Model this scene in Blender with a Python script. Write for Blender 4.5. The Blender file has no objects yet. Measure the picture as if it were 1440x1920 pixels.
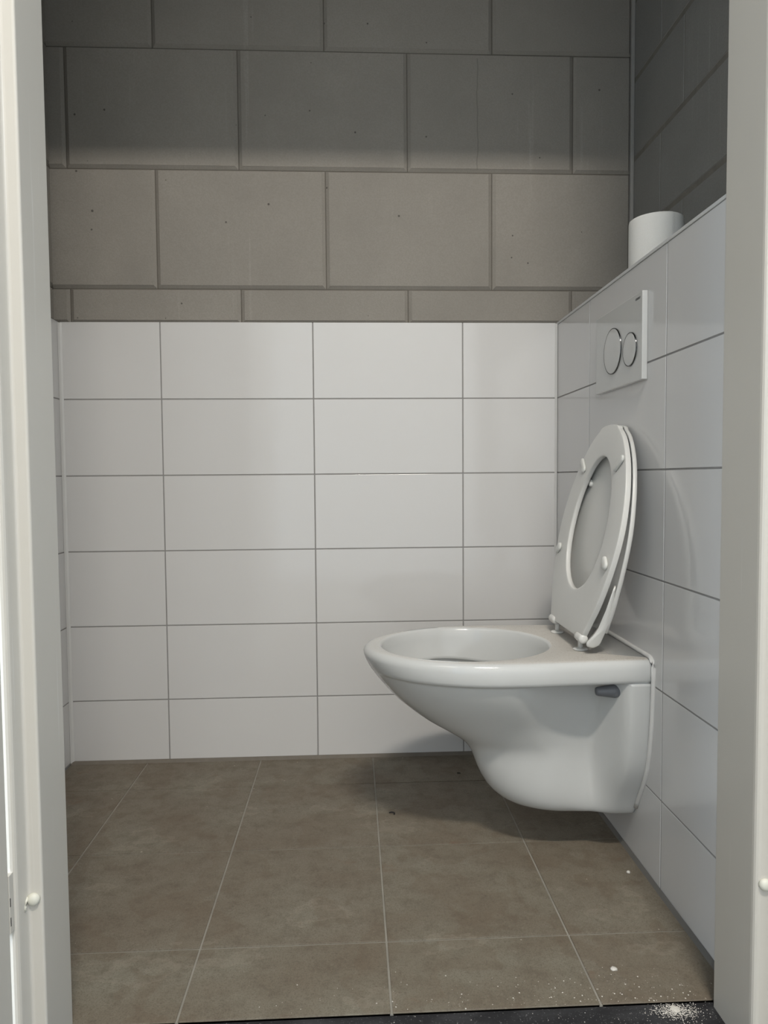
import bpy, bmesh, math, random
from mathutils import Vector, Matrix

random.seed(7)
sc = bpy.context.scene
COL = sc.collection

# ------------------------------------------------------------------ camera
# x: right, y: into the room (back tile face y=0), z: up (floor z=0); right tile face x=0
CAM_RIGHT = Vector((0.99894246, -0.04528135, -0.00797238))
CAM_DOWN = Vector((-0.01015511, -0.04818014, -0.99878704))
CAM_FWD = Vector((0.04484232, 0.99781174, -0.04858903))
cam_d = bpy.data.cameras.new('camera')
cam = bpy.data.objects.new('camera', cam_d)
COL.objects.link(cam)
m3 = Matrix((CAM_RIGHT, -CAM_DOWN, -CAM_FWD)).transposed()
cam.matrix_world = Matrix.Translation((-0.5584, -1.88938, 0.76556)) @ m3.to_4x4()
cam_d.sensor_fit = 'VERTICAL'
cam_d.sensor_height = 24.0
cam_d.sensor_width = 18.0
cam_d.lens = 1309.468 / 1920.0 * 24.0
cam_d.clip_start = 0.02
sc.camera = cam

# ------------------------------------------------------------------ world, lights, exposure
sc.view_settings.view_transform = 'Standard'
sc.view_settings.look = 'None'
sc.view_settings.gamma = 1.0
sc.view_settings.use_curve_mapping = False
sc.view_settings.exposure = -0.06
sc.cycles.use_denoising = True

world = bpy.data.worlds.new('world')
sc.world = world
world.use_nodes = True
bg = world.node_tree.nodes['Background']
bg.inputs['Color'].default_value = (0.64, 0.82, 1.0, 1)
bg.inputs['Strength'].default_value = 1.5


def area(name, loc, aim, sx, sy, power, color):
    d = bpy.data.lights.new(name, 'AREA')
    d.shape = 'RECTANGLE'
    d.size = sx
    d.size_y = sy
    d.energy = power
    d.color = color
    o = bpy.data.objects.new(name, d)
    COL.objects.link(o)
    o.location = loc
    dirv = Vector(aim) - Vector(loc)
    o.rotation_euler = dirv.to_track_quat('-Z', 'Y').to_euler()
    return o


# ceiling lamp of the hallway, just above and behind the photographer
area('hall_ceiling_lamp', (-0.27, -2.50, 3.14), (-0.27, -2.499, 0.0), 0.58, 0.13, 79, (1.0, 0.93, 0.835))
# daylight from the window at the left end of the hallway (behind the opened door leaf)
area('hall_window_daylight', (-3.4, -1.60, 0.80), (-1.0, -1.05, 0.75), 0.30, 1.0, 380, (0.80, 0.90, 1.0))


# ------------------------------------------------------------------ materials
def new_mat(name):
    m = bpy.data.materials.new(name)
    m.use_nodes = True
    nt = m.node_tree
    b = nt.nodes['Principled BSDF']
    return m, nt, b


def N(nt, kind, **kw):
    n = nt.nodes.new(kind)
    for k, v in kw.items():
        setattr(n, k, v)
    return n


def noise(nt, vec, scale, detail=4.0, rough=0.55):
    n = N(nt, 'ShaderNodeTexNoise')
    n.inputs['Scale'].default_value = scale
    n.inputs['Detail'].default_value = detail
    n.inputs['Roughness'].default_value = rough
    if vec is not None:
        nt.links.new(vec, n.inputs['Vector'])
    return n.outputs['Fac']


def ramp(nt, fac, stops):
    r = N(nt, 'ShaderNodeValToRGB')
    els = r.color_ramp.elements
    while len(els) < len(stops):
        els.new(0.5)
    for e, (p, c) in zip(els, stops):
        e.position = p
        e.color = (c, c, c, 1) if not isinstance(c, tuple) else (*c, 1)
    nt.links.new(fac, r.inputs['Fac'])
    return r.outputs['Color']


def mix(nt, fac, a, b, mode='MIX'):
    n = N(nt, 'ShaderNodeMix', data_type='RGBA', blend_type=mode)
    for sock, v in ((n.inputs[0], fac), (n.inputs[6], a), (n.inputs[7], b)):
        if isinstance(v, (int, float)):
            sock.default_value = v
        elif isinstance(v, tuple):
            sock.default_value = (*v, 1)
        else:
            nt.links.new(v, sock)
    return n.outputs[2]


def math_n(nt, op, a, b=0.0, c=None):
    n = N(nt, 'ShaderNodeMath', operation=op)
    for i, v in enumerate((a, b, c)):
        if v is None:
            continue
        if isinstance(v, (int, float)):
            n.inputs[i].default_value = v
        else:
            nt.links.new(v, n.inputs[i])
    return n.outputs[0]


def position(nt):
    return N(nt, 'ShaderNodeNewGeometry').outputs['Position']


def scaled(nt, vec, s):
    n = N(nt, 'ShaderNodeMapping')
    n.inputs['Scale'].default_value = s
    nt.links.new(vec, n.inputs['Vector'])
    return n.outputs['Vector']


def bump(nt, b, height, strength, dist):
    n = N(nt, 'ShaderNodeBump')
    n.inputs['Strength'].default_value = strength
    n.inputs['Distance'].default_value = dist
    nt.links.new(height, n.inputs['Height'])
    nt.links.new(n.outputs['Normal'], b.inputs['Normal'])


def mat_simple(name, color, rough, var=0.04, scale=30.0, spec=0.5, bump_s=0.0, coat=0.0):
    m, nt, b = new_mat(name)
    pos = position(nt)
    f = noise(nt, pos, scale)
    lo = tuple(c * (1 - var) for c in color)
    hi = tuple(min(1, c * (1 + var)) for c in color)
    nt.links.new(mix(nt, f, lo, hi), b.inputs['Base Color'])
    b.inputs['Roughness'].default_value = rough
    b.inputs['Specular IOR Level'].default_value = spec
    b.inputs['Coat Weight'].default_value = coat
    b.inputs['Coat Roughness'].default_value = 0.04
    if bump_s:
        bump(nt, b, noise(nt, pos, scale * 4), bump_s, 0.001)
    return m


def mat_tile():
    m, nt, b = new_mat('white_glazed_tile')
    pos = position(nt)
    f = noise(nt, pos, 2.2, 3)
    oi = N(nt, 'ShaderNodeObjectInfo').outputs['Random']
    v = math_n(nt, 'MULTIPLY_ADD', oi, 0.5, math_n(nt, 'MULTIPLY', f, 0.5))
    nt.links.new(mix(nt, v, (0.655, 0.645, 0.635), (0.685, 0.675, 0.665)), b.inputs['Base Color'])
    b.inputs['Roughness'].default_value = 0.09
    b.inputs['Specular IOR Level'].default_value = 0.5
    bump(nt, b, noise(nt, pos, 14, 2), 0.05, 0.002)
    return m


def mat_block(name, warm):
    m, nt, b = new_mat(name)
    pos = position(nt)
    oi = N(nt, 'ShaderNodeObjectInfo').outputs['Random']
    big = noise(nt, pos, 3.2, 5, 0.6)
    fine = noise(nt, pos, 260, 3, 0.7)
    col = mix(nt, ramp(nt, big, [(0.3, 0.0), (0.7, 1.0)]), tuple(c * 0.88 for c in warm), tuple(c * 1.08 for c in warm))
    tint = math_n(nt, 'MULTIPLY_ADD', oi, 0.14, 0.92)
    col = mix(nt, 1.0, col, N(nt, 'ShaderNodeCombineColor').outputs[0], 'MULTIPLY') if False else mix(
        nt, math_n(nt, 'MULTIPLY', oi, 0.30), col, tuple(c * 0.80 for c in warm))
    # vertical lime streaks and water runs
    st = noise(nt, scaled(nt, pos, (55, 55, 1.6)), 1.0, 3, 0.6)
    reg = noise(nt, pos, 2.1, 1)
    stm = math_n(nt, 'MULTIPLY', ramp(nt, st, [(0.60, 0.0), (0.72, 1.0)]), ramp(nt, reg, [(0.52, 0.0), (0.62, 0.35)]))
    col = mix(nt, stm, col, tuple(min(1, c * 1.45) for c in warm))
    # a single water run down one block
    sx = N(nt, 'ShaderNodeSeparateXYZ')
    nt.links.new(pos, sx.inputs[0])
    wob = math_n(nt, 'MULTIPLY_ADD', noise(nt, scaled(nt, pos, (0.0, 0.0, 1.0)), 16, 2), 0.012, -0.221)
    dist = math_n(nt, 'ABSOLUTE', math_n(nt, 'SUBTRACT', sx.outputs[0], wob))
    run = math_n(nt, 'MULTIPLY', math_n(nt, 'LESS_THAN', dist, 0.0016),
                 math_n(nt, 'MULTIPLY', math_n(nt, 'GREATER_THAN', sx.outputs[2], 1.59), math_n(nt, 'LESS_THAN', sx.outputs[2], 1.878)))
    col = mix(nt, math_n(nt, 'MULTIPLY', run, 0.45), col, tuple(c * 0.45 for c in warm))
    # fine grain
    col = mix(nt, ramp(nt, fine, [(0.38, 0.35), (0.62, 0.0)]), col, tuple(c * 0.72 for c in warm))
    # small dark pits
    vor = N(nt, 'ShaderNodeTexVoronoi')
    vor.inputs['Scale'].default_value = 26
    nt.links.new(pos, vor.inputs['Vector'])
    hue = N(nt, 'ShaderNodeSeparateColor')
    nt.links.new(vor.outputs['Color'], hue.inputs[0])
    lim = math_n(nt, 'MULTIPLY', ramp(nt, hue.outputs[0], [(0.55, 0.0), (1.0, 1.0)]), 0.095)
    pit = math_n(nt, 'LESS_THAN', vor.outputs['Distance'], lim)
    col = mix(nt, math_n(nt, 'MULTIPLY', pit, 0.75), col, (0.06, 0.055, 0.05))
    nt.links.new(col, b.inputs['Base Color'])
    b.inputs['Roughness'].default_value = 0.92
    b.inputs['Specular IOR Level'].default_value = 0.15
    h = math_n(nt, 'SUBTRACT', fine, math_n(nt, 'MULTIPLY', pit, 1.5))
    bump(nt, b, h, 0.35, 0.0015)
    return m


def mat_floor():
    m, nt, b = new_mat('taupe_floor_tile')
    pos = position(nt)
    oi = N(nt, 'ShaderNodeObjectInfo').outputs['Random']
    big = noise(nt, scaled(nt, pos, (1.0, 1.6, 1.0)), 5.0, 6, 0.6)
    mid = noise(nt, pos, 26, 6, 0.7)
    fine = noise(nt, pos, 420, 2, 0.7)
    base = mix(nt, ramp(nt, big, [(0.35, 0.0), (0.66, 1.0)]), (0.160, 0.133, 0.098), (0.207, 0.192, 0.150))
    base = mix(nt, math_n(nt, 'MULTIPLY', oi, 0.35), base, (0.180, 0.150, 0.115))
    base = mix(nt, ramp(nt, mid, [(0.46, 0.0), (0.70, 0.55)]), base, (0.110, 0.088, 0.064))
    base = mix(nt, ramp(nt, fine, [(0.36, 0.5), (0.50, 0.0)]), base, (0.09, 0.072, 0.055))
    grit = noise(nt, pos, 190, 3, 0.75)
    base = mix(nt, ramp(nt, grit, [(0.55, 0.0), (0.68, 0.45)]), base, (0.085, 0.066, 0.047))
    base = mix(nt, ramp(nt, grit, [(0.30, 0.30), (0.42, 0.0)]), base, (0.30, 0.27, 0.22))
    # patches with a drying edge and brown stains
    pt = noise(nt, pos, 6.5, 3, 0.5)
    base = mix(nt, ramp(nt, pt, [(0.525, 0.0), (0.54, 0.30), (0.62, 0.12)]), base, (0.135, 0.100, 0.068))
    rs = noise(nt, scaled(nt, pos, (1.0, 1.3, 1.0)), 9.3, 4, 0.6)
    base = mix(nt, ramp(nt, rs, [(0.66, 0.0), (0.74, 0.45)]), base, (0.155, 0.085, 0.050))
    # dried smears of cement veil
    sm = noise(nt, scaled(nt, pos, (1.2, 1.9, 1.0)), 4.3, 7, 0.62)
    base = mix(nt, ramp(nt, sm, [(0.60, 0.0), (0.61, 0.20), (0.66, 0.0)]), base, (0.34, 0.30, 0.24))
    # pale specks
    vor = N(nt, 'ShaderNodeTexVoronoi')
    vor.inputs['Scale'].default_value = 42
    nt.links.new(pos, vor.inputs['Vector'])
    s2 = N(nt, 'ShaderNodeSeparateColor')
    nt.links.new(vor.outputs['Color'], s2.inputs[0])
    lim = math_n(nt, 'MULTIPLY', ramp(nt, s2.outputs[0], [(0.86, 0.0), (1.0, 1.0)]), 0.09)
    spk = math_n(nt, 'LESS_THAN', vor.outputs['Distance'], lim)
    base = mix(nt, math_n(nt, 'MULTIPLY', spk, 0.6), base, (0.46, 0.42, 0.36))
    nt.links.new(base, b.inputs['Base Color'])
    nt.links.new(ramp(nt, mid, [(0.3, 0.50), (0.7, 0.68)]), b.inputs['Roughness'])
    b.inputs['Specular IOR Level'].default_value = 0.35
    bump(nt, b, math_n(nt, 'ADD', mid, math_n(nt, 'MULTIPLY', fine, 0.4)), 0.18, 0.001)
    return m


def mat_ceramic():
    m, nt, b = new_mat('white_sanitary_ceramic')
    pos = position(nt)
    sep = N(nt, 'ShaderNodeSeparateXYZ')
    nt.links.new(pos, sep.inputs[0])
    nsep = N(nt, 'ShaderNodeSeparateXYZ')
    nt.links.new(N(nt, 'ShaderNodeNewGeometry').outputs['Normal'], nsep.inputs[0])
    f = noise(nt, pos, 12, 4)
    base = mix(nt, f, (0.555, 0.56, 0.55), (0.585, 0.59, 0.58))
    # settled building dust on the flat top, thicker towards the wall
    top = ramp(nt, nsep.outputs[2], [(0.85, 0.0), (0.98, 1.0)])
    high = math_n(nt, 'GREATER_THAN', sep.outputs[2], 0.41)
    back = N(nt, 'ShaderNodeMapRange')
    nt.links.new(sep.outputs[0], back.inputs[0])
    for i, v in ((1, -0.52), (2, -0.01), (3, 0.30), (4, 0.95)):
        back.inputs[i].default_value = v
    d1 = noise(nt, pos, 330, 3, 0.75)
    veil = math_n(nt, 'MULTIPLY', math_n(nt, 'MULTIPLY', top, high), back.outputs[0])
    base = mix(nt, math_n(nt, 'MULTIPLY', veil, 0.55), base, (0.42, 0.36, 0.29))
    grit = math_n(nt, 'MULTIPLY', ramp(nt, d1, [(0.56, 0.0), (0.64, 1.0)]), veil)
    base = mix(nt, math_n(nt, 'MULTIPLY', grit, 0.5), base, (0.20, 0.15, 0.10))
    nt.links.new(base, b.inputs['Base Color'])
    nt.links.new(math_n(nt, 'MULTIPLY_ADD', veil, 0.45, 0.09), b.inputs['Roughness'])
    b.inputs['Specular IOR Level'].default_value = 0.5
    return m


def mat_threshold():
    m, nt, b = new_mat('black_dusty_threshold')
    pos = position(nt)
    f = noise(nt, scaled(nt, pos, (1.0, 2.5, 1.0)), 9, 7, 0.65)
    fine = noise(nt, pos, 380, 2, 0.7)
    base = mix(nt, ramp(nt, f, [(0.45, 0.0), (0.75, 0.55)]), (0.012, 0.012, 0.014), (0.085, 0.085, 0.09))
    base = mix(nt, ramp(nt, fine, [(0.64, 0.0), (0.70, 0.6)]), base, (0.30, 0.30, 0.30))
    nt.links.new(base, b.inputs['Base Color'])
    b.inputs['Roughness'].default_value = 0.6
    bump(nt, b, f, 0.2, 0.002)
    return m


def mat_frame():
    m, nt, b = new_mat('cream_white_frame_paint')
    pos = position(nt)
    f = noise(nt, pos, 6, 4)
    base = mix(nt, f, (0.565, 0.54, 0.49), (0.60, 0.575, 0.525))
    scr = noise(nt, scaled(nt, pos, (160, 160, 2.2)), 1.0, 2, 0.5)
    reg = noise(nt, pos, 3.0, 2)
    s = math_n(nt, 'MULTIPLY', ramp(nt, scr, [(0.66, 0.0), (0.70, 1.0)]), ramp(nt, reg, [(0.50, 0.0), (0.60, 0.5)]))
    base = mix(nt, s, base, (0.72, 0.71, 0.68))
    nt.links.new(base, b.inputs['Base Color'])
    b.inputs['Roughness'].default_value = 0.34
    return m


TILE = mat_tile()
BLOCK = mat_block('sand_lime_block', (0.312, 0.291, 0.260))
BLOCK_R = mat_block('sand_lime_block_side', (0.30, 0.295, 0.28))
FLOOR = mat_floor()
CERAMIC = mat_ceramic()
THRESH = mat_threshold()
FRAME = mat_frame()
GROUT = mat_simple('grey_wall_grout', (0.29, 0.28, 0.272), 0.9, 0.12, 60)
GROUT_F = mat_simple('pale_floor_grout', (0.27, 0.255, 0.22), 0.95, 0.35, 18)
MORTAR = mat_simple('block_glue_mortar', (0.13, 0.118, 0.10), 0.95, 0.25, 60)
MORTAR_R = mat_simple('side_wall_mortar', (0.205, 0.19, 0.168), 0.95, 0.3, 40)
SEAL_G = mat_simple('grey_silicone', (0.135, 0.13, 0.12), 0.55, 0.12, 30)
SEAL_B = mat_simple('taupe_silicone', (0.155, 0.135, 0.11), 0.7, 0.2, 40)
SEAL_W = mat_simple('white_silicone', (0.68, 0.67, 0.65), 0.35, 0.03, 30)
PLASTER = mat_simple('grey_plaster', (0.33, 0.32, 0.30), 0.9, 0.08, 40)
PAINT = mat_simple('hall_wall_paint', (0.62, 0.61, 0.59), 0.8, 0.03, 10)
SCREED = mat_simple('hall_screed', (0.24, 0.225, 0.20), 0.9, 0.15, 12)
PLASTIC = mat_simple('white_seat_plastic', (0.66, 0.655, 0.63), 0.30, 0.02, 20)
BUMPER = mat_simple('soft_white_bumper', (0.66, 0.66, 0.63), 0.4, 0.02, 40)
PLATE = mat_simple('glossy_white_plastic', (0.60, 0.60, 0.585), 0.10, 0.01, 20)
CHROME = mat_simple('chrome_ring', (0.42, 0.42, 0.42), 0.15, 0.02, 20)
CHROME.node_tree.nodes['Principled BSDF'].inputs['Metallic'].default_value = 1.0
DARKREFL = mat_simple('chrome_ring_dark_reflection', (0.10, 0.10, 0.10), 0.18, 0.02, 20)  # chrome of the button rings, with the dark reflection put into its colour
DARKREFL.node_tree.nodes['Principled BSDF'].inputs['Metallic'].default_value = 1.0
GREYP = mat_simple('grey_plastic', (0.15, 0.155, 0.17), 0.45, 0.05, 60)
BLACK = mat_simple('black_gap', (0.01, 0.01, 0.01), 0.8, 0.1, 60)
PAPER = mat_simple('soft_white_paper', (0.76, 0.75, 0.715), 0.95, 0.03, 300, spec=0.1, bump_s=0.6)
CARD = mat_simple('brown_card', (0.35, 0.27, 0.18), 0.9, 0.05, 80)
TRIMW = mat_simple('white_edge_profile', (0.66, 0.66, 0.65), 0.3, 0.02, 30)
INK = mat_simple('dark_grey_print', (0.05, 0.05, 0.05), 0.6, 0.05, 60)
CRUMB = mat_simple('plaster_crumbs', (0.62, 0.59, 0.54), 0.95, 0.15, 200)
KNOB = mat_simple('cream_rubber', (0.66, 0.65, 0.57), 0.45, 0.03, 60)
RUST = mat_simple('black_bit', (0.015, 0.015, 0.015), 0.7, 0.2, 80)


# ------------------------------------------------------------------ helpers
def mesh_obj(name, bm, mat, parent=None, smooth=False, loc=None):
    me = bpy.data.meshes.new(name)
    bmesh.ops.recalc_face_normals(bm, faces=bm.faces[:])
    bm.to_mesh(me)
    bm.free()
    me.materials.append(mat)
    if smooth:
        for p in me.polygons:
            p.use_smooth = True
    o = bpy.data.objects.new(name, me)
    COL.objects.link(o)
    if parent is not None:
        o.parent = parent
    if loc is not None:
        o.location = loc
    return o


def empty(name, loc=(0, 0, 0)):
    o = bpy.data.objects.new(name, None)
    COL.objects.link(o)
    o.location = loc
    o.empty_display_size = 0.05
    return o


def tag(o, label, cat, kind=None, group=None):
    o['label'] = label
    o['category'] = cat
    if kind:
        o['kind'] = kind
    if group:
        o['group'] = group
    return o


def add_box(bm, lo, hi, bevel=0.0, seg=2):
    v = [bm.verts.new((x, y, z)) for x in (lo[0], hi[0]) for y in (lo[1], hi[1]) for z in (lo[2], hi[2])]
    fs = [(0, 1, 3, 2), (4, 6, 7, 5), (0, 4, 5, 1), (2, 3, 7, 6), (0, 2, 6, 4), (1, 5, 7, 3)]
    faces = [bm.faces.new([v[i] for i in f]) for f in fs]
    if bevel > 0:
        edges = list({e for f in faces for e in f.edges})
        bmesh.ops.bevel(bm, geom=edges, offset=bevel, segments=seg, affect='EDGES', profile=0.5)


def box_obj(name, lo, hi, mat, parent=None, bevel=0.0, seg=2):
    bm = bmesh.new()
    add_box(bm, lo, hi, bevel, seg)
    return mesh_obj(name, bm, mat, parent)


CACHE = {}


def piece(name, lo, hi, mat, parent, bevel, seg=1):
    """alike pieces share one mesh; the mesh is centred so copies only differ by place"""
    size = tuple(round(b - a, 4) for a, b in zip(lo, hi))
    key = (name, mat.name, size, bevel)
    c = [(a + b) / 2 for a, b in zip(lo, hi)]
    if key not in CACHE:
        bm = bmesh.new()
        h = [s / 2 for s in size]
        add_box(bm, [-x for x in h], h, bevel, seg)
        o = mesh_obj(name, bm, mat, parent)
        CACHE[key] = o
    else:
        o = CACHE[key].copy()
        COL.objects.link(o)
        o.parent = parent
    o.location = c
    return o


def add_prism(bm, pts, z0, z1, axis='z'):
    """closed polygon extruded along an axis; pts are the two remaining coordinates"""
    def P(a, b, t):
        return {'z': (a, b, t), 'y': (a, t, b), 'x': (t, a, b)}[axis]
    lo = [bm.verts.new(P(a, b, z0)) for a, b in pts]
    hi = [bm.verts.new(P(a, b, z1)) for a, b in pts]
    n = len(pts)
    bm.faces.new(lo)
    bm.faces.new(hi[::-1])
    for i in range(n):
        bm.faces.new((lo[i], lo[(i + 1) % n], hi[(i + 1) % n], hi[i]))


def rounded(pts, radii, seg=4):
    """round the corners of a polygon"""
    out = []
    n = len(pts)
    for i in range(n):
        p = Vector(pts[i])
        r = radii[i]
        if r <= 0:
            out.append(tuple(p))
            continue
        a = (Vector(pts[i - 1]) - p)
        b = (Vector(pts[(i + 1) % n]) - p)
        r1 = min(r, a.length * 0.45, b.length * 0.45)
        s, e = p + a.normalized() * r1, p + b.normalized() * r1
        for k in range(seg + 1):
            t = k / seg
            out.append(tuple(s * (1 - t) ** 2 + p * 2 * t * (1 - t) + e * t * t))
    return out


def add_loops(bm, loops, cap0=True, cap1=True):
    rows = [[bm.verts.new(p) for p in lp] for lp in loops]
    n = len(rows[0])
    for a, b in zip(rows, rows[1:]):
        for i in range(n):
            bm.faces.new((a[i], a[(i + 1) % n], b[(i + 1) % n], b[i]))
    if cap0:
        bm.faces.new(rows[0])
    if cap1:
        bm.faces.new(rows[-1][::-1])
    return rows


def add_lathe(bm, prof, origin, axis='z', n=32):
    """prof: (radius, height) pairs"""
    loops = []
    o = Vector(origin)
    for r, h in prof:
        lp = []
        for k in range(n):
            a = 2 * math.pi * k / n
            c, s = r * math.cos(a), r * math.sin(a)
            d = {'z': (c, s, h), 'x': (h, c, s), 'y': (c, h, s)}[axis]
            lp.append(o + Vector(d))
        loops.append(lp)
    add_loops(bm, loops)


def add_tube(bm, pts, r, n=8, closed=False):
    pts = [Vector(p) for p in pts]
    loops = []
    for i, p in enumerate(pts):
        a = pts[max(i - 1, 0)]
        b = pts[min(i + 1, len(pts) - 1)]
        t = (b - a).normalized()
        up = Vector((0, 0, 1)) if abs(t.z) < 0.9 else Vector((0, 1, 0))
        u = t.cross(up).normalized()
        v = t.cross(u).normalized()
        loops.append([p + r * (math.cos(2 * math.pi * k / n) * u + math.sin(2 * math.pi * k / n) * v) for k in range(n)])
    add_loops(bm, loops)


def lerp_table(tab, x):
    """monotone smooth interpolation in a table of (x, y...) rows"""
    if x <= tab[0][0]:
        return tab[0][1:]
    for i, (a, b) in enumerate(zip(tab, tab[1:])):
        if x <= b[0]:
            t = (x - a[0]) / (b[0] - a[0])
            p0 = tab[max(i - 1, 0)]
            p3 = tab[min(i + 2, len(tab) - 1)]
            out = []
            for k in range(1, len(a)):
                h = b[0] - a[0]
                m1 = (b[k] - p0[k]) / (b[0] - p0[0]) * h
                m2 = (p3[k] - a[k]) / (p3[0] - a[0]) * h
                out.append((2 * t**3 - 3 * t**2 + 1) * a[k] + (t**3 - 2 * t**2 + t) * m1 + (-2 * t**3 + 3 * t**2) * b[k] + (t**3 - t**2) * m2)
            return tuple(out)
    return tab[-1][1:]


def sstep(a, b, x):
    t = max(0.0, min(1.0, (x - a) / (b - a)))
    return t * t * (3 - 2 * t)


# ------------------------------------------------------------------ room shell
TOP = 1.1810          # top of the tiling
ROWS = [TOP - 0.202 * k for k in range(6)]      # top edges of the tile courses
XL, YF, CEIL, HALL = -1.324, -0.930, 2.60, 3.26
J = 0.0016            # half joint


def tile_rows():
    out = []
    for k in range(6):
        z1 = ROWS[k] - (J if k else 0)
        z0 = ROWS[k + 1] + J if k < 5 else 0.006
        out.append((z0, z1))
    return out


# back wall: masonry behind, tiling in front of its lower part
wall_back = tag(box_obj('wall_back', (-1.50, 0.045, -0.05), (0.40, 0.14, CEIL), MORTAR),
                'back wall, white tiles below and bare grey blocks above', 'wall', 'structure')
box_obj('mortar_bed', (-1.40, 0.0165, 1.17), (0.30, 0.045, CEIL), MORTAR, wall_back)
box_obj('grout_bed', (XL - 0.01, 0.0008, 0.0), (0.02, 0.045, TOP - 0.0015), GROUT, wall_back)
xj = [XL + 0.003, -1.0618, -0.6598, -0.2578, -0.0045]
for z0, z1 in tile_rows():
    for i in range(4):
        a = xj[i] + (J if i else 0)
        b = xj[i + 1] - (J if i < 3 else 0)
        piece('tile', (a, 0.0, z0), (b, 0.009, z1), TILE, wall_back, 0.0007, 2)


def chamfer_block(name, lo, hi, mat, parent, axis, ch, joint):
    """block with a chamfered face; axis: outward direction of the visible face, '-y', '-x' or '+x'"""
    size = (round(hi[0] - lo[0], 4), round(hi[1] - lo[1], 4), round(hi[2] - lo[2], 4))
    key = (name, mat.name, size, axis, ch)
    c = [(a + b) / 2 for a, b in zip(lo, hi)]
    if key in CACHE:
        o = CACHE[key].copy()
        COL.objects.link(o)
        o.parent = parent
        o.location = c
        return o
    h = [s / 2 for s in size]
    bm = bmesh.new()
    if axis == '-y':
        outer = [(-h[0], -h[2]), (h[0], -h[2]), (h[0], h[2]), (-h[0], h[2])]
        inner = [(-h[0] + ch, -h[2] + ch), (h[0] - ch, -h[2] + ch), (h[0] - ch, h[2] - ch * 0.4), (-h[0] + ch, h[2] - ch * 0.4)]
        f = lambda p, d: (p[0], -h[1] + d, p[1])
        depth = size[1]
    else:
        outer = [(-h[1], -h[2]), (h[1], -h[2]), (h[1], h[2]), (-h[1], h[2])]
        inner = [(-h[1] + ch, -h[2] + ch), (h[1] - ch, -h[2] + ch), (h[1] - ch, h[2] - ch), (-h[1] + ch, h[2] - ch)]
        sgn = -1 if axis == '-x' else 1
        f = lambda p, d: (sgn * (h[0] - d), p[0], p[1])
        depth = size[0]
    loops = [[f(p, depth) for p in outer], [f(p, ch * 0.8) for p in outer], [f(p, 0.0006) for p in inner],
             [f((p[0] * 0.997, p[1] * 0.997), 0.0) for p in inner]]
    add_loops(bm, loops)
    o = mesh_obj(name, bm, mat, parent)
    o.location = c
    CACHE[key] = o
    return o


ZB = [(TOP + 0.0005, 1.2700), (1.2725, 1.5805), (1.5830, 1.8895), (1.8920, 2.2005), (2.2030, 2.5985)]
for r, (z0, z1) in enumerate(ZB):
    start = -1.2965 if r % 2 == 0 else -1.0690
    js = [-1.40] + [x for x in (start + 0.4468 * k for k in range(-1, 5)) if -1.39 < x < 0.19] + [0.205]
    for a, b in zip(js, js[1:]):
        off = random.uniform(-0.0006, 0.0006)
        chamfer_block('block', (a + 0.0014, 0.0105 + off, z0), (b - 0.0014, 0.0165 + 0.02, z1), BLOCK, wall_back, '-y', 0.0075, 0.003)

# right pre-wall with the cistern: tiled, ledge on top
wall_right = tag(box_obj('wall_right', (0.020, -0.96, -0.05), (0.21, 0.0, TOP - 0.012), PLASTER),
                 'low tiled boxed-in wall on the right that carries the toilet', 'wall', 'structure')
box_obj('grout_bed', (0.0008, -0.93, 0.0), (0.021, 0.0015, TOP - 0.003), GROUT, wall_right)
yj = [-0.0045, -0.2606, -0.6626, -0.928]
for z0, z1 in tile_rows():
    for i in range(3):
        b = yj[i] - (J if i else 0)
        a = yj[i + 1] + (J if i < 2 else 0)
        piece('tile', (0.0, a, z0), (0.009, b, z1 - (0.006 if z1 > 1.17 else 0)), TILE, wall_right, 0.0006, 2)
box_obj('ledge_board', (0.004, -0.93, TOP - 0.012), (0.21, 0.009, TOP - 0.001), TRIMW, wall_right)
box_obj('edge_profile', (-0.0015, -0.93, TOP - 0.0045), (0.010, 0.002, TOP + 0.0015), TRIMW, wall_right, 0.0008, 1)
box_obj('profile_joint', (0.0012, -0.93, TOP - 0.0075), (0.010, -0.003, TOP - 0.004), SEAL_G, wall_right)

# upper right wall, set back behind the ledge
wall_ru = tag(box_obj('wall_right_upper', (0.2150, -1.02, TOP - 0.02), (0.32, 0.045, CEIL), PLASTER),
              'bare grey block wall above the ledge on the right', 'wall', 'structure')
zz = [TOP - 0.005, 1.203, 1.410, 1.617, 1.824, 2.031, 2.238, 2.445, CEIL]
for r in range(8):
    y0 = -0.279 if r % 2 == 1 else -0.160
    js = [0.008, y0, y0 - 0.4468, -0.99]
    if js[-2] < -0.97:
        js.pop(-2)
    for b, a in zip(js, js[1:]):
        chamfer_block('block', (0.2085, a + 0.0006, zz[r] + 0.0055), (0.2345, b - 0.0006, zz[r + 1] - 0.0055), BLOCK_R, wall_ru, '-x', 0.0022, 0.002)
box_obj('bed_mortar', (0.2098, -1.0, TOP - 0.01), (0.2155, 0.009, CEIL), MORTAR_R, wall_ru)

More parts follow.
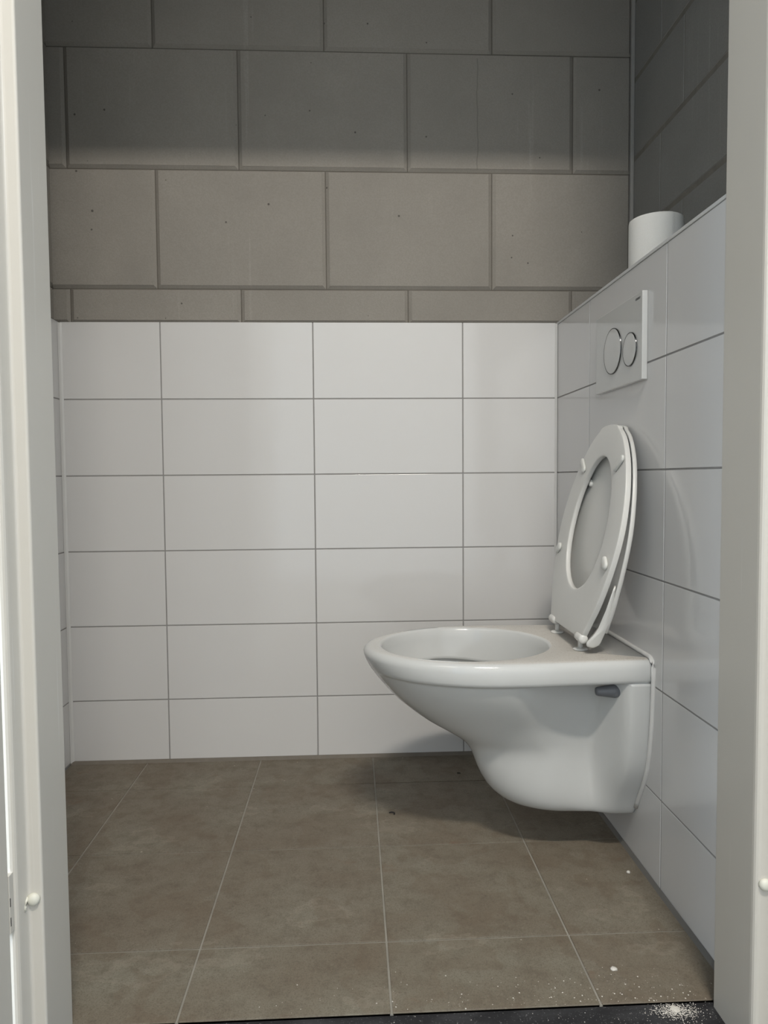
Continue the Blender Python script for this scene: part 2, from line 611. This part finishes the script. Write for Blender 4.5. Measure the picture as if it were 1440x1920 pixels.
# left wall, same build
wall_left = tag(box_obj('wall_left', (XL - 0.14, -1.02, -0.05), (XL - 0.045, 0.045, CEIL), MORTAR),
                'left side wall, tiled below with bare blocks above', 'wall', 'structure')
box_obj('grout_bed', (XL - 0.045, -0.93, 0.0), (XL - 0.0008, 0.0, TOP - 0.0015), GROUT, wall_left)
box_obj('mortar_bed', (XL - 0.0455, -0.93, TOP - 0.001), (XL - 0.0165, 0.016, CEIL), MORTAR, wall_left)
yl = [-0.003, -0.30, -0.702, -0.928]
for z0, z1 in tile_rows():
    for i in range(3):
        b = yl[i] - (J if i else 0)
        a = yl[i + 1] + (J if i < 2 else 0)
        piece('tile', (XL - 0.009, a, z0), (XL, b, z1), TILE, wall_left, 0.0007, 2)
for r, (z0, z1) in enumerate(ZB):
    y0 = -0.20 if r % 2 == 0 else -0.42
    js = [0.008, y0, y0 - 0.4468, -0.929]
    for b, a in zip(js, js[1:]):
        chamfer_block('block', (XL - 0.0365, a + 0.0014, z0), (XL - 0.0105, b - 0.0014, z1), BLOCK, wall_left, '+x', 0.0075, 0.003)

# floor with separate tiles
floor = tag(box_obj('floor', (-1.42, -0.926, -0.08), (0.02, 0.02, -0.0016), GROUT_F),
            'taupe floor tiles with pale joints, dusty', 'floor', 'structure')
fx = [XL + 0.002, -1.1195, -0.8145, -0.5097, -0.2050, -0.0020]
fy = [-0.002, -0.1711, -0.4714, -0.7716, -0.9260]
for i in range(5):
    for j in range(4):
        g = 0.0017
        piece('tile', (fx[i] + (g if i else 0), fy[j + 1] + (g if j < 3 else 0), -0.010),
              (fx[i + 1] - (g if i < 4 else 0), fy[j] - (g if j else 0), 0.0), FLOOR, floor, 0.0006, 1)

ceiling = tag(box_obj('ceiling', (-1.50, -0.955, CEIL), (0.40, 0.16, CEIL + 0.1), PLASTER),
              'flat bare grey ceiling above the toilet room', 'ceiling', 'structure')

# sealant and edge trims
def trim(n, lo, hi, mat, label, bevel=0.0):
    return tag(box_obj('trim_%d' % n, lo, hi, mat, None, bevel, 2), label, 'trim', 'structure')


def trim_prism(n, pts, t0, t1, axis, mat, label):
    bm = bmesh.new()
    add_prism(bm, pts, t0, t1, axis)
    return tag(mesh_obj('trim_%d' % n, bm, mat), label, 'trim', 'structure')


trim_prism(1, [(-0.0006, 0.0), (-0.0006, 0.0075), (-0.0020, 0.0062), (-0.0058, 0.0010), (-0.0066, 0.0)], -0.926, -0.002, 'y',
           SEAL_G, 'grey sealant joint between floor and right tiled wall')
trim_prism(2, [(-0.0005, 0.0), (-0.0005, 0.0078), (-0.003, 0.006), (-0.0085, 0.0)], XL, -0.009, 'x',
           SEAL_B, 'brown grey sealant joint between floor and back wall')
trim_prism(3, [(-0.0008, -0.0006), (-0.0062, -0.0006), (-0.0052, -0.0016), (-0.0016, -0.0052), (-0.0008, -0.0062)], 0.006, TOP - 0.002, 'z',
           SEAL_W, 'white sealant line in the right tiled corner')
trim_prism(4, [(XL + 0.0005, -0.0006), (XL + 0.0085, -0.0006), (XL + 0.004, -0.003), (XL + 0.0005, -0.0085)], 0.004, TOP - 0.002, 'z',
           SEAL_W, 'white sealant line in the left tiled corner')
trim(5, (0.1985, 0.0005, TOP + 0.002), (0.2080, 0.0100, CEIL - 0.002), PLASTER, 'pale vertical strip where the upper block walls meet', 0.0015)

# front wall with the door opening, seen only from its edges and in reflections
ZL = 2.229             # underside of the door head
wf = tag(box_obj('wall_front', (XL - 0.14, -1.005, -0.05), (-1.005, YF, HALL), PAINT),
         'thin front wall around the doorway', 'wall', 'structure')
box_obj('wall_section', (0.0, -1.02, -0.05), (0.45, YF - 0.002, HALL), PAINT, wf)
box_obj('wall_section', (-1.005, -1.005, ZL + 0.03), (0.0, YF - 0.001, HALL), PAINT, wf)
box_obj('hall_wall_left', (-2.6, -1.02, -0.05), (XL - 0.14, -0.95, HALL), PAINT, wf)

# hallway in which the photographer stands
tag(box_obj('floor_hall', (-4.2, -3.6, -0.09), (3.2, -1.055, -0.012), SCREED), 'grey screed floor of the hallway outside the doorway', 'floor', 'structure')
tag(box_obj('wall_hall', (-1.15, -3.6, -0.05), (3.2, -3.5, HALL), PAINT), 'pale hallway wall opposite the doorway', 'wall', 'structure')
tag(box_obj('ceiling_hall', (-4.2, -3.6, HALL), (3.2, -0.93, HALL + 0.1), PAINT), 'pale hallway ceiling', 'ceiling', 'structure')

# threshold
trim(6, (-0.985, -1.055, -0.06), (-0.02, -0.9262, -0.0035), THRESH, 'black dusty threshold strip under the doorway', 0.001)

# door frame
frame = tag(empty('trim_7', (-0.5, -0.98, 0)), 'cream white steel door frame around the doorway', 'door frame', 'structure')


def framed(name, pts, radii, z0, z1, seg=4):
    bm = bmesh.new()
    add_prism(bm, rounded(pts, radii, seg), z0, z1)
    o = mesh_obj(name, bm, FRAME)
    o.parent = frame
    o.matrix_parent_inverse = Matrix.Translation((0.5, 0.98, 0))
    return o


framed('jamb', [(-0.9608, -0.9190), (-0.9605, -0.9990), (-0.9780, -1.0000), (-0.9800, -1.0260), (-1.0350, -1.0270), (-1.0350, -0.9190)],
       [0.0015, 0.0035, 0.004, 0.007, 0, 0], -0.01, ZL + 0.05)
framed('jamb', [(-0.0430, -0.9345), (0.0300, -0.9345), (0.0300, -1.0570), (-0.0235, -1.0570), (-0.0215, -1.0330), (-0.0430, -1.0320)],
       [0.0015, 0, 0, 0.006, 0.004, 0.008], -0.01, ZL + 0.05)
bm = bmesh.new()
add_box(bm, (-0.985, -1.004, ZL), (-0.02, -0.925, ZL + 0.05), 0.003)
add_box(bm, (-0.985, -1.030, ZL + 0.02), (-0.02, -0.998, ZL + 0.05), 0.003)
o = mesh_obj('head', bm, FRAME, frame)
o.matrix_parent_inverse = Matrix.Translation((0.5, 0.98, 0))


def frame_part(name, bm, mat, parent=frame, smooth=False, inv=True):
    o = mesh_obj(name, bm, mat, parent, smooth)
    if inv:
        o.matrix_parent_inverse = Matrix.Translation((0.5, 0.98, 0))
    return o


# rubber bumper buttons on the stops
for (x, y, z) in ((-0.9715, -1.0005, 0.2305), (-0.0305, -1.0335, 0.2365)):
    bm = bmesh.new()
    prof = [(0.0080, 0.002), (0.0080, -0.001), (0.0072, -0.0032), (0.0052, -0.0050), (0.0026, -0.0058), (0.0003, -0.0060)]
    add_lathe(bm, prof, (x, y, z), 'y', 24)
    frame_part('bumper_button', bm, KNOB, smooth=True)
# torn tab of the left bumper
bm = bmesh.new()
add_tube(bm, [(-0.9782, -1.0030, 0.2350), (-0.9780, -1.0065, 0.2315), (-0.9782, -1.0090, 0.2260), (-0.9786, -1.0095, 0.2200)], 0.0014, 8)
frame_part('bumper_tab', bm, KNOB, smooth=True)
# hinge on the frame between leaf and jamb
bm = bmesh.new()
add_box(bm, (-1.0200, -1.0362, 0.2080), (-0.9838, -1.0260, 0.2815), 0.0006)
hg = frame_part('hinge', bm, FRAME)
for z in (0.2230, 0.2475):
    bm = bmesh.new()
    add_box(bm, (-0.9850, -1.0356, z - 0.0055), (-0.98365, -1.0338, z + 0.0055), 0.0)
    frame_part('hinge_slot', bm, BLACK, hg, inv=False)

# open door leaf
leaf = tag(empty('door_1', (-1.004, -1.04, 0)), 'pale door leaf swung fully open beside the left jamb', 'door', 'structure')
bm = bmesh.new()
add_box(bm, (-0.020, -0.895, 0.012), (0.0195, 0.0035, ZL + 0.018), 0.0012, 2)
mesh_obj('leaf', bm, FRAME, leaf)
bm = bmesh.new()
add_lathe(bm, [(0.026, 0.0), (0.026, 0.006), (0.010, 0.008), (0.010, 0.045), (0.002, 0.047)], (0.0195, -0.83, 1.05), 'x', 24)
add_tube(bm, [(0.058, -0.83, 1.05), (0.060, -0.80, 1.05), (0.060, -0.71, 1.05)], 0.009, 10)
mesh_obj('door_handle', bm, CHROME, leaf, True)

# ------------------------------------------------------------------ toilet
AX = -0.460           # centre line of the toilet in y
toilet = tag(empty('toilet', (0.0, AX, 0.088)), 'white wall-hung toilet with raised seat and lid against the tiled wall', 'toilet')
OZ = 0.088


def T(p, w, z):
    """toilet coordinates: p out from the wall, w sideways (positive away from the viewer), z height"""
    return (-p, w, z - OZ)


def par(o):
    return o


# body table: z, front reach L, bulge centre pc, bulge half width, waist half width, flange half width
BODY = [
    (0.088, 0.208, 0.124, 0.060, 0.064, 0.078),
    (0.092, 0.236, 0.128, 0.070, 0.073, 0.086),
    (0.105, 0.262, 0.140, 0.080, 0.078, 0.094),
    (0.130, 0.286, 0.152, 0.085, 0.078, 0.106),
    (0.165, 0.304, 0.160, 0.086, 0.074, 0.126),
    (0.197, 0.316, 0.166, 0.085, 0.072, 0.142),
    (0.218, 0.332, 0.176, 0.086, 0.073, 0.149),
    (0.235, 0.356, 0.195, 0.091, 0.075, 0.153),
    (0.270, 0.415, 0.225, 0.108, 0.080, 0.159),
    (0.315, 0.472, 0.250, 0.138, 0.088, 0.164),
    (0.350, 0.504, 0.262, 0.159, 0.096, 0.166),
    (0.376, 0.524, 0.268, 0.1700, 0.108, 0.167),
]
NA, NBK = 34, 10


def half_body(z):
    L, pc, wb, ww, wf = lerp_table(BODY, z)
    pts = []
    for k in range(NA):
        t = k / (NA - 1)
        p = pc * t
        fl = wf - 0.004 * (1 - sstep(0, 0.006, p))
        w = fl + (ww - fl) * sstep(0.038, 0.092, p)
        w = w + (wb - ww) * sstep(0.085, pc + 0.01, p)
        pts.append((p, w))
    w_end = pts[-1][1]
    for k in range(1, NA + 1):
        a = math.pi / 2 * k / NA
        pts.append((pc + (L - pc) * math.sin(a), w_end * math.cos(a)))
    return pts


def half_rim(inset, L=0.5405):
    pts = []
    pc = 0.27
    for k in range(NA):
        p = pc * k / (NA - 1)
        w = 0.1675 + 0.0115 * sstep(0.0, pc, p) - 0.004 * (1 - sstep(0, 0.008, p))
        pts.append((p, w - inset))
    w_end = pts[-1][1]
    for k in range(1, NA + 1):
        a = math.pi / 2 * k / NA
        pts.append((pc + (L - inset - pc) * math.sin(a) , w_end * math.cos(a)))
    return pts


def full(half):
    loop = [(p, -w) for p, w in half] + [(p, w) for p, w in reversed(half[:-1])]
    w0 = half[0][1]
    for k in range(1, NBK):
        loop.append((0.0, w0 - 2 * w0 * k / NBK))
    return loop


ZT = 0.4225
loops = []
for z in [0.088, 0.0895, 0.092, 0.097, 0.105, 0.117, 0.130, 0.147, 0.165, 0.181, 0.197, 0.208, 0.218, 0.227, 0.235, 0.247, 0.258,
          0.270, 0.285, 0.300, 0.315, 0.333, 0.350, 0.363, 0.372, 0.3765]:
    loops.append([T(p, w, z) for p, w in full(half_body(z))])
for z, ins, L in [(0.3775, 0.0055, 0.5305), (0.3800, 0.0022, 0.5285), (0.3850, 0.0006, 0.5300), (0.3950, 0.0, 0.5345), (0.4050, 0.0005, 0.5390),
                  (0.4110, 0.0015, 0.5405), (0.4160, 0.0040, 0.5405), (0.4198, 0.0078, 0.5405), (0.4218, 0.0125, 0.5405)]:
    loops.append([T(p, w, z) for p, w in full(half_rim(ins, L))])
outer = full(half_rim(0.018))
loops.append([T(p, w, ZT) for p, w in outer])
HC = 0.3285
angs = [math.atan2(w / 0.150, (p - HC) / 0.176) for p, w in outer]


def ell(c, a, b, z):
    out = []
    for t in angs:
        p = c + a * math.cos(t)
        lift = 0.010 * sstep(0.24, 0.38, p) if 0.342 < z < 0.36 else 0.0     # the inner rim ends higher at the front
        out.append(T(p, b * math.sin(t), z + lift))
    return out


for c, a, b, z in [(HC, 0.1795, 0.1525, ZT), (HC, 0.1750, 0.1480, 0.4210), (HC, 0.1720, 0.1450, 0.4165), (HC, 0.1690, 0.1420, 0.400),
                   (HC - 0.001, 0.1650, 0.1380, 0.375), (HC - 0.003, 0.1600, 0.1335, 0.353), (HC - 0.004, 0.1590, 0.1325, 0.3475),
                   (0.321, 0.1600, 0.1350, 0.3455), (0.316, 0.1640, 0.1400, 0.3440), (0.305, 0.1600, 0.1340, 0.325), (0.288, 0.1450, 0.1130, 0.295), (0.255, 0.1120, 0.0830, 0.252),
                   (0.225, 0.0750, 0.0560, 0.215), (0.20, 0.045, 0.036, 0.190), (0.195, 0.020, 0.018, 0.180)]:
    loops.append(ell(c, a, b, z))
bm = bmesh.new()
add_loops(bm, loops)
bowl = mesh_obj('bowl', bm, CERAMIC, toilet, True)

# white sealant bead where the ceramic meets the tiles
bead = []
path = [(-0.095, 0.108), (-0.104, 0.124)] + [(-(half_body(z)[5][1] + 0.002), z) for z in (0.15, 0.18, 0.21, 0.25, 0.30, 0.35)]
path += [(-0.1700, 0.385), (-0.1700, 0.408), (-0.1650, 0.4190), (-0.1570, 0.4245)] + [(-0.15 + 0.30 * k / 10, 0.4255) for k in range(11)]
bm = bmesh.new()
add_tube(bm, [T(0.0022, w, z) for w, z in path], 0.0046, 8)
mesh_obj('sealant_bead', bm, SEAL_W, toilet, True)

# fixing nuts on both sides under the rim
for s in (-1, 1):
    bm = bmesh.new()
    loops = []
    for p, r in ((0.050, 0.0095), (0.062, 0.0128), (0.065, 0.0130), (0.067, 0.0126), (0.096, 0.0085), (0.099, 0.0070), (0.1000, 0.0010)):
        loops.append([T(p, s * 0.1370 + r * math.cos(2 * math.pi * k / 24), 0.3565 + r * math.sin(2 * math.pi * k / 24)) for k in range(24)])
    add_loops(bm, loops)
    n = mesh_obj('fixing_nut', bm, GREYP, toilet, True)
    n['label'] = 'grey plastic cone nut under the rim'

# seat and lid: plane coordinates (w sideways, s up along the raised seat, n depth towards the wall)
TILT = math.radians(12.5)
SX, SZ = 0.1205, 0.4400


def S(w, s, n):
    x = -SX + math.sin(TILT) * s + math.cos(TILT) * n
    z = SZ + math.cos(TILT) * s - math.sin(TILT) * n
    return (x, w, z - OZ)


OUT = [(0.000, 0.100), (0.012, 0.104), (0.036, 0.117), (0.084, 0.145), (0.160, 0.170), (0.228, 0.177), (0.294, 0.164), (0.342, 0.142), (0.379, 0.117),
       (0.414, 0.082), (0.434, 0.048)]
S_TOP = 0.4425


def seat_outline(grow=0.0, n=34, table=OUT, base=0.0):
    right = []
    for k in range(n):
        t = k / (n - 1)
        s = base + (0.434 - base) * (1 - (1 - t) ** 1.6)
        right.append((lerp_table(table, s)[0] + grow, s + grow * (s - 0.1) / 0.34))
    arc = []
    w0, s0 = right[-1]
    for k in range(1, 12):
        a = math.pi * k / 12
        arc.append((w0 * math.cos(a), s0 + (S_TOP + grow - s0) * math.sin(a) ** 0.9))
    left = [(-w, s) for w, s in reversed(right)]
    bot = []
    wb, sb = right[0]
    for k in range(1, 12):
        bot.append((-wb + 2 * wb * k / 12, sb))
    return right + arc + left + bot


HS, HA, HB = 0.236, 0.1405, 0.1045
so = seat_outline(base=0.010)
sa = [math.atan2((s - HS) / HA, w / HB) for w, s in so]
si = [(HB * math.cos(a) * (1 - 0.08 * math.sin(a)), HS + HA * math.sin(a)) for a in sa]
loops = []
for t, n in [(0.45, 0.0105), (0.02, 0.0106), (0.004, 0.0103), (0.0, 0.0094), (0.0, 0.0060), (0.0, 0.0012), (0.003, 0.0004), (0.012, 0.0), (0.04, -0.0003), (0.50, -0.0010),
             (0.94, -0.0004), (0.985, 0.0), (0.996, 0.0006), (1.0, 0.0016), (1.0, 0.0050), (1.0, 0.0098), (0.97, 0.0105), (0.85, 0.0105)]:
    loops.append([S(a[0] + (b[0] - a[0]) * t, a[1] + (b[1] - a[1]) * t, n) for a, b in zip(so, si)])
loops.append(loops[0])
bm = bmesh.new()
add_loops(bm, loops, False, False)
bmesh.ops.remove_doubles(bm, verts=bm.verts[:], dist=1e-6)
seat = mesh_obj('seat', bm, PLASTIC, toilet, True)


def capsule_bump(name, w, s, n, length, width, height, ang, parent, mat):
    bm = bmesh.new()
    loops = []
    for r, h in ((1.0, 0.0), (0.98, 0.45), (0.85, 0.80), (0.55, 0.96), (0.08, 1.0)):
        lp = []
        for k in range(28):
            a = 2 * math.pi * k / 28
            u = math.cos(a)
            ex = (length - width) / 2 * (1 if u > 0 else -1) * (1 if abs(u) > 1e-6 else 0)
            x = ex + r * width / 2 * u
            y = r * width / 2 * math.sin(a)
            ww = w + x * math.cos(ang) - y * math.sin(ang)
            ss = s + x * math.sin(ang) + y * math.cos(ang)
            lp.append(S(ww, ss, n - h * height))
        loops.append(lp)
    add_loops(bm, loops)
    return mesh_obj(name, bm, mat, parent, True)


for s in (-1, 1):
    capsule_bump('bumper', s * 0.104, 0.358, -0.0015, 0.044, 0.015, 0.0050, s * math.radians(38) + (math.pi if s > 0 else 0) * 0, seat, BUMPER)
    capsule_bump('bumper', s * 0.146, 0.166, -0.0015, 0.030, 0.019, 0.0060, s * math.radians(-40), seat, BUMPER)

# lid behind the seat
OUT_L = [(0.000, 0.117), (0.012, 0.119), (0.036, 0.126), (0.084, 0.149), (0.160, 0.171), (0.228, 0.178), (0.294, 0.165), (0.342, 0.143), (0.379, 0.118),
         (0.414, 0.083), (0.434, 0.049)]
lo = seat_outline(0.0010, base=0.034, table=OUT_L)


def back_off(s):
    return 0.0235 * max(0.0, 1 - max(s, 0) / 0.32) ** 1.5



lc = (0.0, 0.22)
loops = []
for t, n in [(0.985, 0.0255), (0.60, 0.0252), (0.20, 0.0244), (0.05, 0.0234), (0.015, 0.0222), (0.0, 0.0200), (0.0, 0.0136), (0.008, 0.0130), (0.025, 0.0132),
             (0.032, 0.0160), (0.06, 0.0175), (0.50, 0.0185), (0.985, 0.0185)]:
    loops.append([S(w + (lc[0] - w) * t, s + (lc[1] - s) * t, n + back_off(s + (lc[1] - s) * t)) for w, s in lo])
bm = bmesh.new()
add_loops(bm, loops)
# ears that wrap round the seat's hinge corners
ear = [(-0.0580, 0.5600), (-0.0640, 0.5143), (-0.0753, 0.4734), (-0.0895, 0.4400), (-0.1040, 0.4345), (-0.1150, 0.4385), (-0.1165, 0.4445), (-0.1020, 0.4610), (-0.0930, 0.4747), (-0.0770, 0.5146), (-0.0620, 0.5600)]
ear = rounded(ear, [0.001, 0.004, 0.004, 0.008, 0.006, 0.004, 0.003, 0.004, 0.004, 0.004, 0.001], 4)
for s in (-1, 1):
    loops = []
    cx = sum(p[0] for p in ear) / len(ear)
    cz = sum(p[1] for p in ear) / len(ear)
    for w, k in ((0.102, 0.0), (0.118, 0.0), (0.1215, 0.03), (0.1230, 0.09)):
        lp = []
        for x, z in ear:
            wz = w + 0.36 * max(0, z - 0.450)
            lp.append((x + (cx - x) * k - 0.39 * (wz - 0.128), s * wz, z + (cz - z) * k - OZ))
        loops.append(lp)
    add_loops(bm, loops)
lid = mesh_obj('lid', bm, PLASTIC, toilet, True)
for s in (-1, 1):
    capsule_bump('bumper', s * 0.085, 0.322, 0.0190, 0.022, 0.013, 0.007, s * math.radians(30), lid, BUMPER)

# hinge posts with their discs
for s in (-1, 1):
    h = empty('hinge', (-0.1100, s * 0.0775, ZT - OZ))
    h.parent = toilet
    bm = bmesh.new()
    add_lathe(bm, [(0.0145, 0.0006), (0.0145, 0.0016), (0.0125, 0.0032), (0.0068, 0.0044), (0.001, 0.0045)], (0, 0, 0), 'z', 32)
    mesh_obj('disc', bm, PLASTIC, h, True)
    bm = bmesh.new()
    add_lathe(bm, [(0.0136, 0.0), (0.0140, 0.0007), (0.0010, 0.0008)], (0, 0, 0), 'z', 32)
    mesh_obj('gasket', bm, BLACK, h, True)
    bm = bmesh.new()
    add_lathe(bm, [(0.0050, 0.003), (0.0048, 0.022), (0.0030, 0.024)], (0, 0, 0), 'z', 20)
    mesh_obj('post', bm, PLASTIC, h, True)
    bm = bmesh.new()
    add_lathe(bm, [(0.004, -0.012), (0.0085, -0.010), (0.0095, 0.0), (0.0095, 0.022), (0.0080, 0.026), (0.003, 0.027)] if s > 0 else
              [(0.004, 0.012), (0.0085, 0.010), (0.0095, 0.0), (0.0095, -0.022), (0.0080, -0.026), (0.003, -0.027)], (-0.003, 0.004 * s, 0.0275), 'y', 20)
    mesh_obj('knuckle', bm, PLASTIC, h, True)

# ------------------------------------------------------------------ flush plate
PX = -0.0112
plate = tag(empty('flush_plate', (0, AX, 0.948)), 'square white dual flush plate on the tiled wall above the lid', 'flush plate')
bm = bmesh.new()
add_box(bm, (PX, -0.1245, 0.0), (-0.0002, 0.1245, 0.166), 0.0016, 3)
body = mesh_obj('plate', bm, PLATE, plate)
BUTTONS = ((0.0225, 0.0780, 0.0475), (-0.0690, 0.0655, 0.0330))
for cy, cz, r in BUTTONS:
    bm = bmesh.new()
    loops = []
    for rr, d in ((r, -0.0003), (r, 0.0021), (r - 0.0003, 0.0025), (r - 0.0008, 0.0026), (r - 0.0012, 0.0023), (r - 0.0013, 0.0)):
        loops.append([(PX - d, cy + rr * math.cos(2 * math.pi * k / 64), cz + rr * math.sin(2 * math.pi * k / 64)) for k in range(64)])
    add_loops(bm, loops, False, False)
    mesh_obj('button_ring', bm, DARKREFL, plate, True)
    bm = bmesh.new()
    add_lathe(bm, [(r - 0.0017, 0.0002), (r - 0.0017, -0.0022), (r - 0.0022, -0.0027), (r - 0.0034, -0.0029), (r * 0.5, -0.0031), (0.0005, -0.0031)], (PX, cy, cz), 'x', 64)
    mesh_obj('button', bm, PLATE, plate, True)
# small maker's print at the upper front corner
tc = bpy.data.curves.new('print', 'FONT')
tc.body = 'GEBERIT'
tc.size = 0.0062
tc.extrude = 0.0001
tc.align_x = 'CENTER'
tmp = bpy.data.objects.new('print_curve', tc)
COL.objects.link(tmp)
dg = bpy.context.evaluated_depsgraph_get()
tme = bpy.data.meshes.new_from_object(tmp.evaluated_get(dg))
bpy.data.objects.remove(tmp)
tme.materials.clear()
tme.materials.append(INK)
pr = bpy.data.objects.new('lettering', tme)
COL.objects.link(pr)
pr.parent = plate
pr.rotation_euler = (math.pi / 2, 0, -math.pi / 2)
pr.location = (PX - 0.0002, -0.1040, 0.1530)
pr['label'] = 'tiny dark grey lettering'

# ------------------------------------------------------------------ toilet roll on the ledge
roll = tag(empty('toilet_roll', (0.0560, -0.488, TOP + 0.0016)), 'white toilet paper roll standing on the ledge', 'toilet roll')
bm = bmesh.new()
R0, RI, H = 0.0520, 0.021, 0.0945
loops = []
nn = 96
for r, h in ((RI, 0.002), (RI + 0.002, 0.0), (R0 - 0.003, 0.0), (R0 - 0.0008, 0.002), (R0, 0.006), (R0, H * 0.5), (R0, H - 0.005), (R0 - 0.0008, H - 0.0015), (R0 - 0.003, H),
             (RI + 0.002, H), (RI, H - 0.002)):
    lp = []
    for k in range(nn):
        a = 2 * math.pi * k / nn
        rr = r
        if r > 0.04:
            rr = r + 0.0003 * math.sin(a * 3) + (0.0010 * ((k / nn) % 1.0))   # spiral layer, ends in the loose edge
        lp.append((rr * math.cos(a - 1.30), rr * math.sin(a - 1.30), h))
    loops.append(lp)
loops.append(loops[0])
add_loops(bm, loops, False, False)
bmesh.ops.remove_doubles(bm, verts=bm.verts[:], dist=1e-6)
mesh_obj('paper', bm, PAPER, roll, True)
bm = bmesh.new()
loops = [[(r * math.cos(2 * math.pi * k / 40), r * math.sin(2 * math.pi * k / 40), h) for k in range(40)]
         for r, h in ((0.0208, 0.0), (0.0208, H), (0.0200, H), (0.0200, 0.0))]
loops.append(loops[0])
add_loops(bm, loops, False, False)
mesh_obj('core', bm, CARD, roll, True)

# ------------------------------------------------------------------ litter on the floor
def crumb(bm, c, r, flat=0.5, n=6):
    rows = []
    for lat, k in ((0.0, 1.0), (0.6, 0.8), (1.2, 0.35)):
        rows.append([(c[0] + r * math.cos(lat) * math.cos(2 * math.pi * i / n) * random.uniform(0.7, 1.2),
                      c[1] + r * math.cos(lat) * math.sin(2 * math.pi * i / n) * random.uniform(0.7, 1.2),
                      c[2] + r * flat * math.sin(lat)) for i in range(n)])
    add_loops(bm, rows, True, True)


bm = bmesh.new()
for k in range(170):
    x = -0.06 - abs(random.gauss(0, 0.28))
    y = -0.924 + abs(random.gauss(0, 0.035))
    if x < -0.75:
        continue
    crumb(bm, (x, y, 0.0), random.choice((0.0004, 0.0005, 0.0006, 0.0008, 0.0012)), 0.4)
for k in range(190):
    x = -0.05 - abs(random.gauss(0, 0.22))
    y = random.uniform(-1.02, -0.93)
    crumb(bm, (x, y, -0.0035), random.choice((0.0004, 0.0005, 0.0008)), 0.4)
tag(mesh_obj('plaster_crumbs', bm, CRUMB), 'pale plaster crumbs scattered on the floor along the black threshold', 'crumbs', 'stuff')
bm = bmesh.new()
for k in range(900):
    x, y = random.gauss(-0.101, 0.016), random.gauss(-0.940, 0.0080)
    crumb(bm, (x, y, -0.0035), random.uniform(0.0003, 0.0009), 0.6, 5)
crumb(bm, (-0.101, -0.936, -0.0036), 0.007, 0.16, 14)
tag(mesh_obj('plaster_dust', bm, CRUMB), 'small heap of white plaster dust on the black threshold by the right jamb', 'dust', 'stuff')

bm = bmesh.new()
crumb(bm, (0, 0, 0), 0.0042, 0.9, 8)
tag(mesh_obj('pebble', bm, CRUMB, None, True, (-0.0332, -0.5971, 0)), 'tiny pale pebble on the floor near the right wall', 'pebble')
bm = bmesh.new()
crumb(bm, (0, 0, 0), 0.0058, 0.45, 9)
tag(mesh_obj('plaster_chip', bm, CRUMB, None, True, (-0.1605, -0.8560, 0)), 'white plaster chip on the front right floor tile', 'chip')
bm = bmesh.new()
add_tube(bm, [(-0.008, 0.000, 0.0015), (-0.003, 0.001, 0.0022), (0.002, 0.000, 0.0020), (0.004, -0.003, 0.0018), (0.003, -0.008, 0.0015)], 0.0015, 6)
tag(mesh_obj('plastic_scrap', bm, RUST, None, True, (-0.4740, -0.3300, 0)), 'small black scrap on the floor in the shadow of the toilet', 'scrap')
bm = bmesh.new()
add_tube(bm, [(-0.004, 0.001, 0.0012), (0.000, 0.0, 0.0016), (0.004, -0.002, 0.0012)], 0.0011, 6)
tag(mesh_obj('wood_splinter', bm, RUST, None, True, (-0.2909, -0.1257, 0)), 'dark splinter on the floor close to the back wall', 'splinter')
